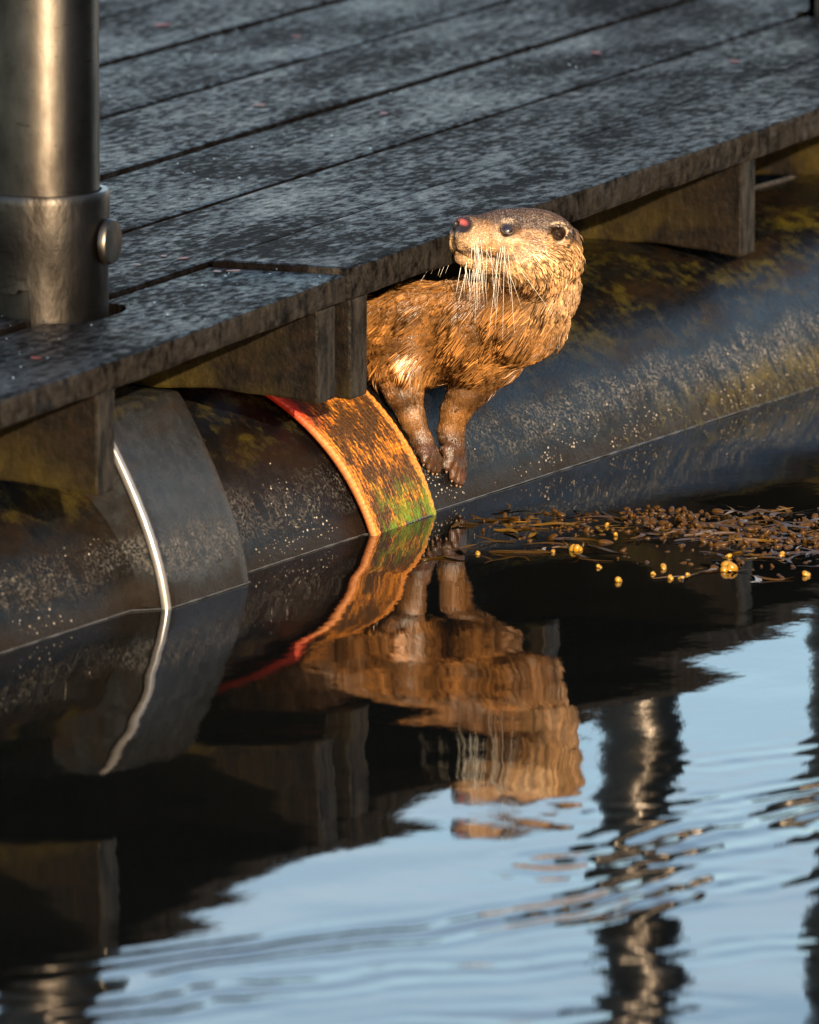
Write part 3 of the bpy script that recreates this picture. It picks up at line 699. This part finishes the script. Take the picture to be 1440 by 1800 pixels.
def make_fur(count, locks):
    area = .5 * np.linalg.norm(QN, axis=1); cen = SV[SQ].mean(1); x, y = cen[:, 0], -cen[:, 1]
    wgt = area.copy(); t, h, w_, head, legs, paws = regions(cen)
    wgt *= 1 + 1.6 * head; wgt *= 1 - .97 * sms(y, 762, 800); wgt *= np.where(x < 600, .25, 1.); wgt *= np.where(SN[SQ[:, 0]][:, 2] < -.45, .3, 1)
    wgt *= PADF(cen) > 1.02; wgt *= np.linalg.norm(cen - E1, axis=1) > 15
    wgt *= 1 + .8 * sms(y, 680, 710)
    if locks: wgt *= (1 - head * (1 - .5 * sms(t, 95, 130) * sms(h, 5, -15))) * sms(wob3(cen, .035, 22), -.5, .6) * (.35 + .65 * np.maximum(sms(x, 790, 700), sms(x, 930, 985))) * sms(y, 690, 650)
    f = rng.choice(len(SQ), count, p=wgt / wgt.sum()); u, v = rng.random((2, count, 1))
    q = SQ[f]; P = (SV[q[:, 0]] * (1 - u) + SV[q[:, 1]] * u) * (1 - v) + (SV[q[:, 3]] * (1 - u) + SV[q[:, 2]] * u) * v
    N_ = SN[q].mean(1); N_ /= np.linalg.norm(N_, axis=1, keepdims=True)
    t, h, w_, head, legs, paws = regions(P)
    D = flow(P); D -= N_ * (D * N_).sum(1, keepdims=True); D /= np.linalg.norm(D, axis=1, keepdims=True) + 1e-6
    ruff = sms(P[:, 0], 940, 1000) * (1 - head)
    if locks:
        L = rng.uniform(28, 50, count) * (1 - .5 * head); W = rng.uniform(1.0, 2.6, count); lift = rng.uniform(.04, .12, count) + .12 * ruff
    else:
        L = rng.uniform(13, 24, count) * (1 - legs * .66); L = L + (6 + 9 * sms(t, 50, 190) - L) * head
        W = rng.uniform(.5, 1.15, count) * (1 - .15 * head); lift = rng.uniform(.015, .06, count) + .10 * ruff
    S_ = np.cross(D, N_); J = rng.normal(0, .06, (count, 1)); D = D + S_ * J
    a0 = P - N_ * 1.2; m = P + D * (L * .5)[:, None] + N_ * (L * lift)[:, None]; tip = P + D * L[:, None] + N_ * (L * lift * .9 - 1)[:, None] + S_ * (L * J[:, 0] * .3)[:, None]
    cs_ = np.where(head > .5, 9., 19.) * (1.35 if locks else 1.); cell = np.floor(P / cs_[:, None] + np.stack([wob3(P, .06, 2), wob3(P, .06, 8), wob3(P, .06, 14)], 1) * .35).astype(np.int64)
    _, inv = np.unique(cell[:, 0] * 1000003 + cell[:, 1] * 1009 + cell[:, 2], return_inverse=True); inv = inv.ravel(); nb = np.bincount(inv).astype(float)
    ctr = np.stack([np.bincount(inv, tip[:, k]) / nb for k in range(3)], 1)[inv]; pull = np.where(head > .5, .35, .62)[:, None]
    tip = tip + (ctr - tip) * pull; m = m + (ctr - m) * pull * .25; cj = rng.normal(0, .22, inv.max() + 1)[inv]
    W = W[:, None]
    Vs = np.stack([a0 - S_ * W, a0 + S_ * W, a0 + N_ * W * 1.1, m - S_ * W * .75, m + S_ * W * .75, m + N_ * W * .7, tip], 1)
    b = (np.arange(count) * 7)[:, None]
    qd = np.vstack([b + np.array(k) for k in ((0, 3, 5, 2), (2, 5, 4, 1), (1, 4, 3, 0))]); tr = np.vstack([b + np.array(k) for k in ((3, 6, 5), (5, 6, 4), (4, 6, 3))])
    o = npmesh('fur_locks' if locks else 'fur', o2w(Vs.reshape(-1, 3)), qd, tr, MF); o['kind'] = 'stuff'
    c = furcol(P, N_) * np.exp(cj[:, None] + rng.normal(.12 if locks else 0, .30, (count, 1)) + rng.normal(0, .35, (count, 1)) * head[:, None])
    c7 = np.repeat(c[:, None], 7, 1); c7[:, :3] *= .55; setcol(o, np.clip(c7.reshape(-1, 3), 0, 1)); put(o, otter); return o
make_fur(76000, False); make_fur(6000, True)
# eyes
def uvs(c, r, n=20, m_=12):
    V, Fc = [], []
    for i in range(m_ + 1):
        for j in range(n):
            a = math.pi * i / m_; b = 2 * math.pi * j / n; V.append(c + r * np.array([math.sin(a) * math.cos(b), math.cos(a), math.sin(a) * math.sin(b)]))
    for i in range(m_):
        for j in range(n): Fc.append((i * n + j, (i + 1) * n + j, (i + 1) * n + (j + 1) % n, i * n + (j + 1) % n))
    return np.array(V), Fc
me_ = M('dark_eye'); me_.set(Base_Color=(.012, .006, .004, 1), Roughness=.04, Coat_Weight=1.0); MAT['eye'] = me_.m
rim_m = plain('eyelid_skin', (.045, .026, .016), .45)
for c, n_ in EYES:
    V, Fc = uvs(c, 13.0); e = pydata('eye', o2w(V), Fc, MAT['eye'], smooth=True); put(e, otter)
    u = hu - n_ * (hu @ n_); u /= np.linalg.norm(u); v = np.cross(n_, u)
    pl = [o2w((c + n_ * 7.4 + u * 8.4 * math.sin(a) + v * 11.0 * math.cos(a))[None])[0] for a in np.linspace(0, 2 * math.pi, 25)]
    tube('eyelid', pl, 1.9 * OS, rim_m, None, 6); put(bpy.context.scene.objects[-1] if False else COL.objects[-1], otter)
# claws
cl_m = plain('claw_horn', (.24, .15, .10), .35)
for p, q in CLAWS:
    p, q = pv(p), pv(q); d = q - p
    o = tube('claw', [o2w((p + d * s)[None])[0] for s in (.2, .55, .85, 1.0, 1.12)], lambda s: OS * (2.6 * (1 - s) ** .6 + .3), cl_m, None, 7); put(o, otter)
# whiskers
wm = plain('whisker_hair', (.78, .68, .55), .3)
V, Fc = [], []
def whisker(p, d, L, sag, r=.36):
    b = len(V); n = 8; d = d / np.linalg.norm(d)
    for i in range(n + 1):
        s = i / n; c = p + d * L * s + np.array([0, -sag * L * s * s, 0]); k = r * (1 - s) ** .7 + .12
        for a in range(3): V.append(o2w((c + k * np.array([math.cos(a * 2.1), .3 * math.sin(a * 2.1), math.sin(a * 2.1)]))[None])[0])
    for i in range(n):
        for a in range(3): Fc.append((b + i * 3 + a, b + i * 3 + (a + 1) % 3, b + i * 3 + 3 + (a + 1) % 3, b + i * 3 + 3 + a))
wr = random.Random(4)
for i in range(22):                                # near cheek pad, hanging down over the chest
    t = wr.uniform(22, 82); h = wr.uniform(-34, -10); g = hp(t, h, 0); hit = front_hit(g[0] + 10 + wr.uniform(0, 14), -g[1])
    whisker(hit - np.array([0, 0, 2.]), np.array([wr.uniform(-.3, .62) * (t / 70), -1.0 + wr.uniform(0, .3), wr.uniform(.15, .6)]), wr.uniform(50, 120) * (.6 + t / 130), wr.uniform(.05, .45))
for i in range(16):                                # chin and far side
    g = hp(wr.uniform(8, 40), wr.uniform(-30, -8), -wr.uniform(22, 42)); whisker(g, np.array([-.55 - wr.random() * .5, -wr.uniform(.0, .9), -.2]), wr.uniform(35, 75), wr.uniform(.1, .6), .5)
for i in range(12):
    g = hp(wr.uniform(15, 60), -58, wr.uniform(-20, 20)); whisker(g, np.array([wr.uniform(-.3, .2), -1, .2]), wr.uniform(30, 65), .1, .6)
for i in range(5):
    whisker(E1 + np.array([wr.uniform(-8, 8), 15, -2]), np.array([wr.uniform(-.2, .6), .5, .9]), wr.uniform(18, 30), .3, .5)
wk = pydata('whiskers', V, Fc, wm, smooth=True); wk['kind'] = 'stuff'; put(wk, otter)
# tail and haunches carried on under the deck are part of the trunk; the tail itself
tl = [o2w(np.array([[x, -y, z]], float))[0] for x, y, z in ((440, 530, -70), (390, 528, -78), (330, 536, -90), (260, 545, -104), (180, 556, -120), (100, 566, -136))]
o = tube('tail', tl, lambda s: OS * (52 * (1 - s) ** .8 + 8), plain('tail_fur', (.09, .048, .024), .4), None, 16); put(o, otter)

# ------------------------------------------------------------------ floating weed
wr = random.Random(11)
pts = []; strips = []
def wpt(x, y): p = on(x, y, 2, 0); return np.array([p[0], p[1], 0.])
def dens(x, y):
    core = math.exp(-((y - (930 + 18 * math.sin(x * .01))) / 22) ** 2) * min(1, max(0, (x - 1050) / 150)) * (1 if x < 1400 else .7)
    left = .35 * math.exp(-((y - 925) / 18) ** 2) * min(1, max(0, (x - 830) / 60))
    low = .10 * math.exp(-((y - 975) / 26) ** 2) * min(1, max(0, (x - 1000) / 200))
    return max(core, left, low)
while len(pts) < 620:
    x = wr.uniform(820, 1480); y = wr.uniform(890, 1025)
    if wr.random() > dens(x, y) * (1.25 + 1.2 * mn.noise((x * .02, y * .05, 0))): continue
    s = wr.choice((.0015, .002, .0028, .0036)) * wr.uniform(.8, 1.1); p = wpt(x, y); p[2] = wr.uniform(-.0022, .001 + .007 * (dens(x, y) > .8) * wr.random() ** 2)
    pts.append((p, (wr.gauss(0, 1), wr.gauss(0, 1), wr.gauss(0, .5)), s * .7, s * .9, s * wr.uniform(1.1, 2.4)))
weed = blobs('floating_seaweed', pts, MAT['weed'], 2)
gold = []
for i in range(330):
    x = wr.uniform(770, 1490); y = wr.uniform(895, 1020)
    if wr.random() > .10 + 1.3 * dens(x, y): continue
    p = wpt(x, y); th = wr.uniform(0, 6.28); L = wr.uniform(.02, .065); hgt = wr.uniform(.0002, .0030)
    for fork in (-1, 1):
        pl = []; sd = wr.uniform(.2, .9) * fork; ph = wr.uniform(0, 6)
        for k in range(9):
            s_ = k / 8; an = th + sd * max(0, s_ - .35) * 1.6; pl.append(p + np.array([math.cos(an) * L * s_, math.sin(an) * L * s_, .0007 + hgt * (.5 + .5 * math.sin(7 * s_ + ph))]))
        (gold if wr.random() < .3 else strips).append((pl, wr.uniform(.0014, .0036), np.array([-math.sin(th), math.cos(th), wr.uniform(-.4, .4)])))
put(ribbons('frond', strips, MAT['frond']), weed); put(ribbons('golden_frond', gold, plain('golden_frond_weed', (.15, .075, .010), .2)), weed)
tag(weed, 'raft of glossy brown bladder weed floating beside the pipe', 'seaweed', kind='stuff')
def bladder(x, y, n, s, label, group=None):
    s *= .8 if n < 4 else .95
    p0 = wpt(x, y); root = tag(empty('weed_bladder', tuple(p0)), label, 'seaweed', group); base = None
    for k in range(n):
        a = k * 2.2 + x; q = p0 + np.array([math.cos(a) * s * .75 * (k > 0), math.sin(a) * s * .75 * (k > 0), s * (.12 + .5 * (k == 1) + .3 * (k == 3))])
        blobs('bladder', [(q, (wr.gauss(0, 1), wr.gauss(0, 1), .6), s * wr.uniform(.75, .95), s * .8, s * wr.uniform(.9, 1.25))], MAT['yellow'], 2, root, None)
    pl = [p0 + np.array([s * 1.5 * k / 4 - s * 2, s * .4 * math.sin(k), .0007]) for k in range(6)]
    put(ribbons('stalk', [(pl, s * .35, np.array([0, 1., 0]))], MAT['frond'], None, None), root)
bladder(1280, 1003, 5, .0062, 'largest yellow weed bladder cluster floating apart from the brown raft')
bladder(1013, 968, 4, .0048, 'yellow weed bladder cluster standing up at the raft edge')
for x, y, s in ((1088, 1022, .0042), (1055, 998, .003), (1167, 1000, .0042), (1180, 1018, .0036), (1196, 1018, .003), (1208, 1012, .003), (1374, 978, .0042), (1278, 980, .0036), (1150, 1010, .0028), (840, 975, .003), (972, 972, .0032), (1066, 925, .0032), (1082, 941, .0034), (1420, 1012, .004)):
    bladder(x, y, 2, s, 'small yellow weed bladder floating loose near the brown seaweed raft', 'loose yellow weed bladders')

# ------------------------------------------------------------------ leaf scraps and drops on the deck
bm = bmesh.new(); bmesh.ops.create_icosphere(bm, subdivisions=1, radius=1)
for v in bm.verts: v.co.z = v.co.z * .14 + .12 * v.co.x * v.co.x
lm = bpy.data.meshes.new('leaf_scrap'); bm.to_mesh(lm); bm.free()
l2 = lm.copy(); lm.materials.append(MAT['leaf']); l2.materials.append(MAT['brownleaf'])
for x, y, s, b in ((285, 42, .010, 0), (522, 62, .007, 0), (675, 197, .006, 0), (1049, 91, .009, 0), (1292, 106, .008, 0), (1205, 232, .008, 0), (288, 448, .005, 1), (322, 452, .006, 0), (382, 475, .006, 1), (410, 474, .007, 1), (64, 627, .006, 0), (876, 363, .005, 1), (848, 352, .005, 0), (242, 463, .005, 1), (455, 183, .009, 1), (1232, 233, .006, 1)):
    p = on(x, y, 2, HD + .0015); o = link('leaf_scrap', l2 if b else lm); o.location = (p[0], p[1], HD + .0005); o.scale = (s * 1.3, s * .7, s * .5); o.rotation_euler = (0, 0, wr.uniform(0, 3))
    ri = sum(p[1] > q for q in rows) - 1; wd = ('outermost plank along the water', 'second plank from the water', 'third plank from the water', 'fourth plank from the water', 'fifth plank from the water', 'sixth plank from the water', 'seventh plank from the water')[min(6, max(0, ri))]
    cn_ = 'brown' if b else 'red'; tag(o, 'tiny %s leaf scrap stuck to the %s' % (cn_, wd), 'leaf', '%s leaf scraps on the %s' % (cn_, wd))
pts = []
for i in range(1500):
    x = wr.uniform(-.9, 2.6); y = wr.uniform(.004, 1.2) ** 1.3
    if any(abs(y - q) < .008 for q in rows): continue
    s = wr.choice((.0005, .0006, .0008, .0011)) * wr.uniform(.7, 1.2); pts.append(((x, y, HD - .0005), (0, 0, 1), s, s * 1.2, s * .8))
d = blobs('water_drops', pts, MAT['drop'], 1); put(d, deck)
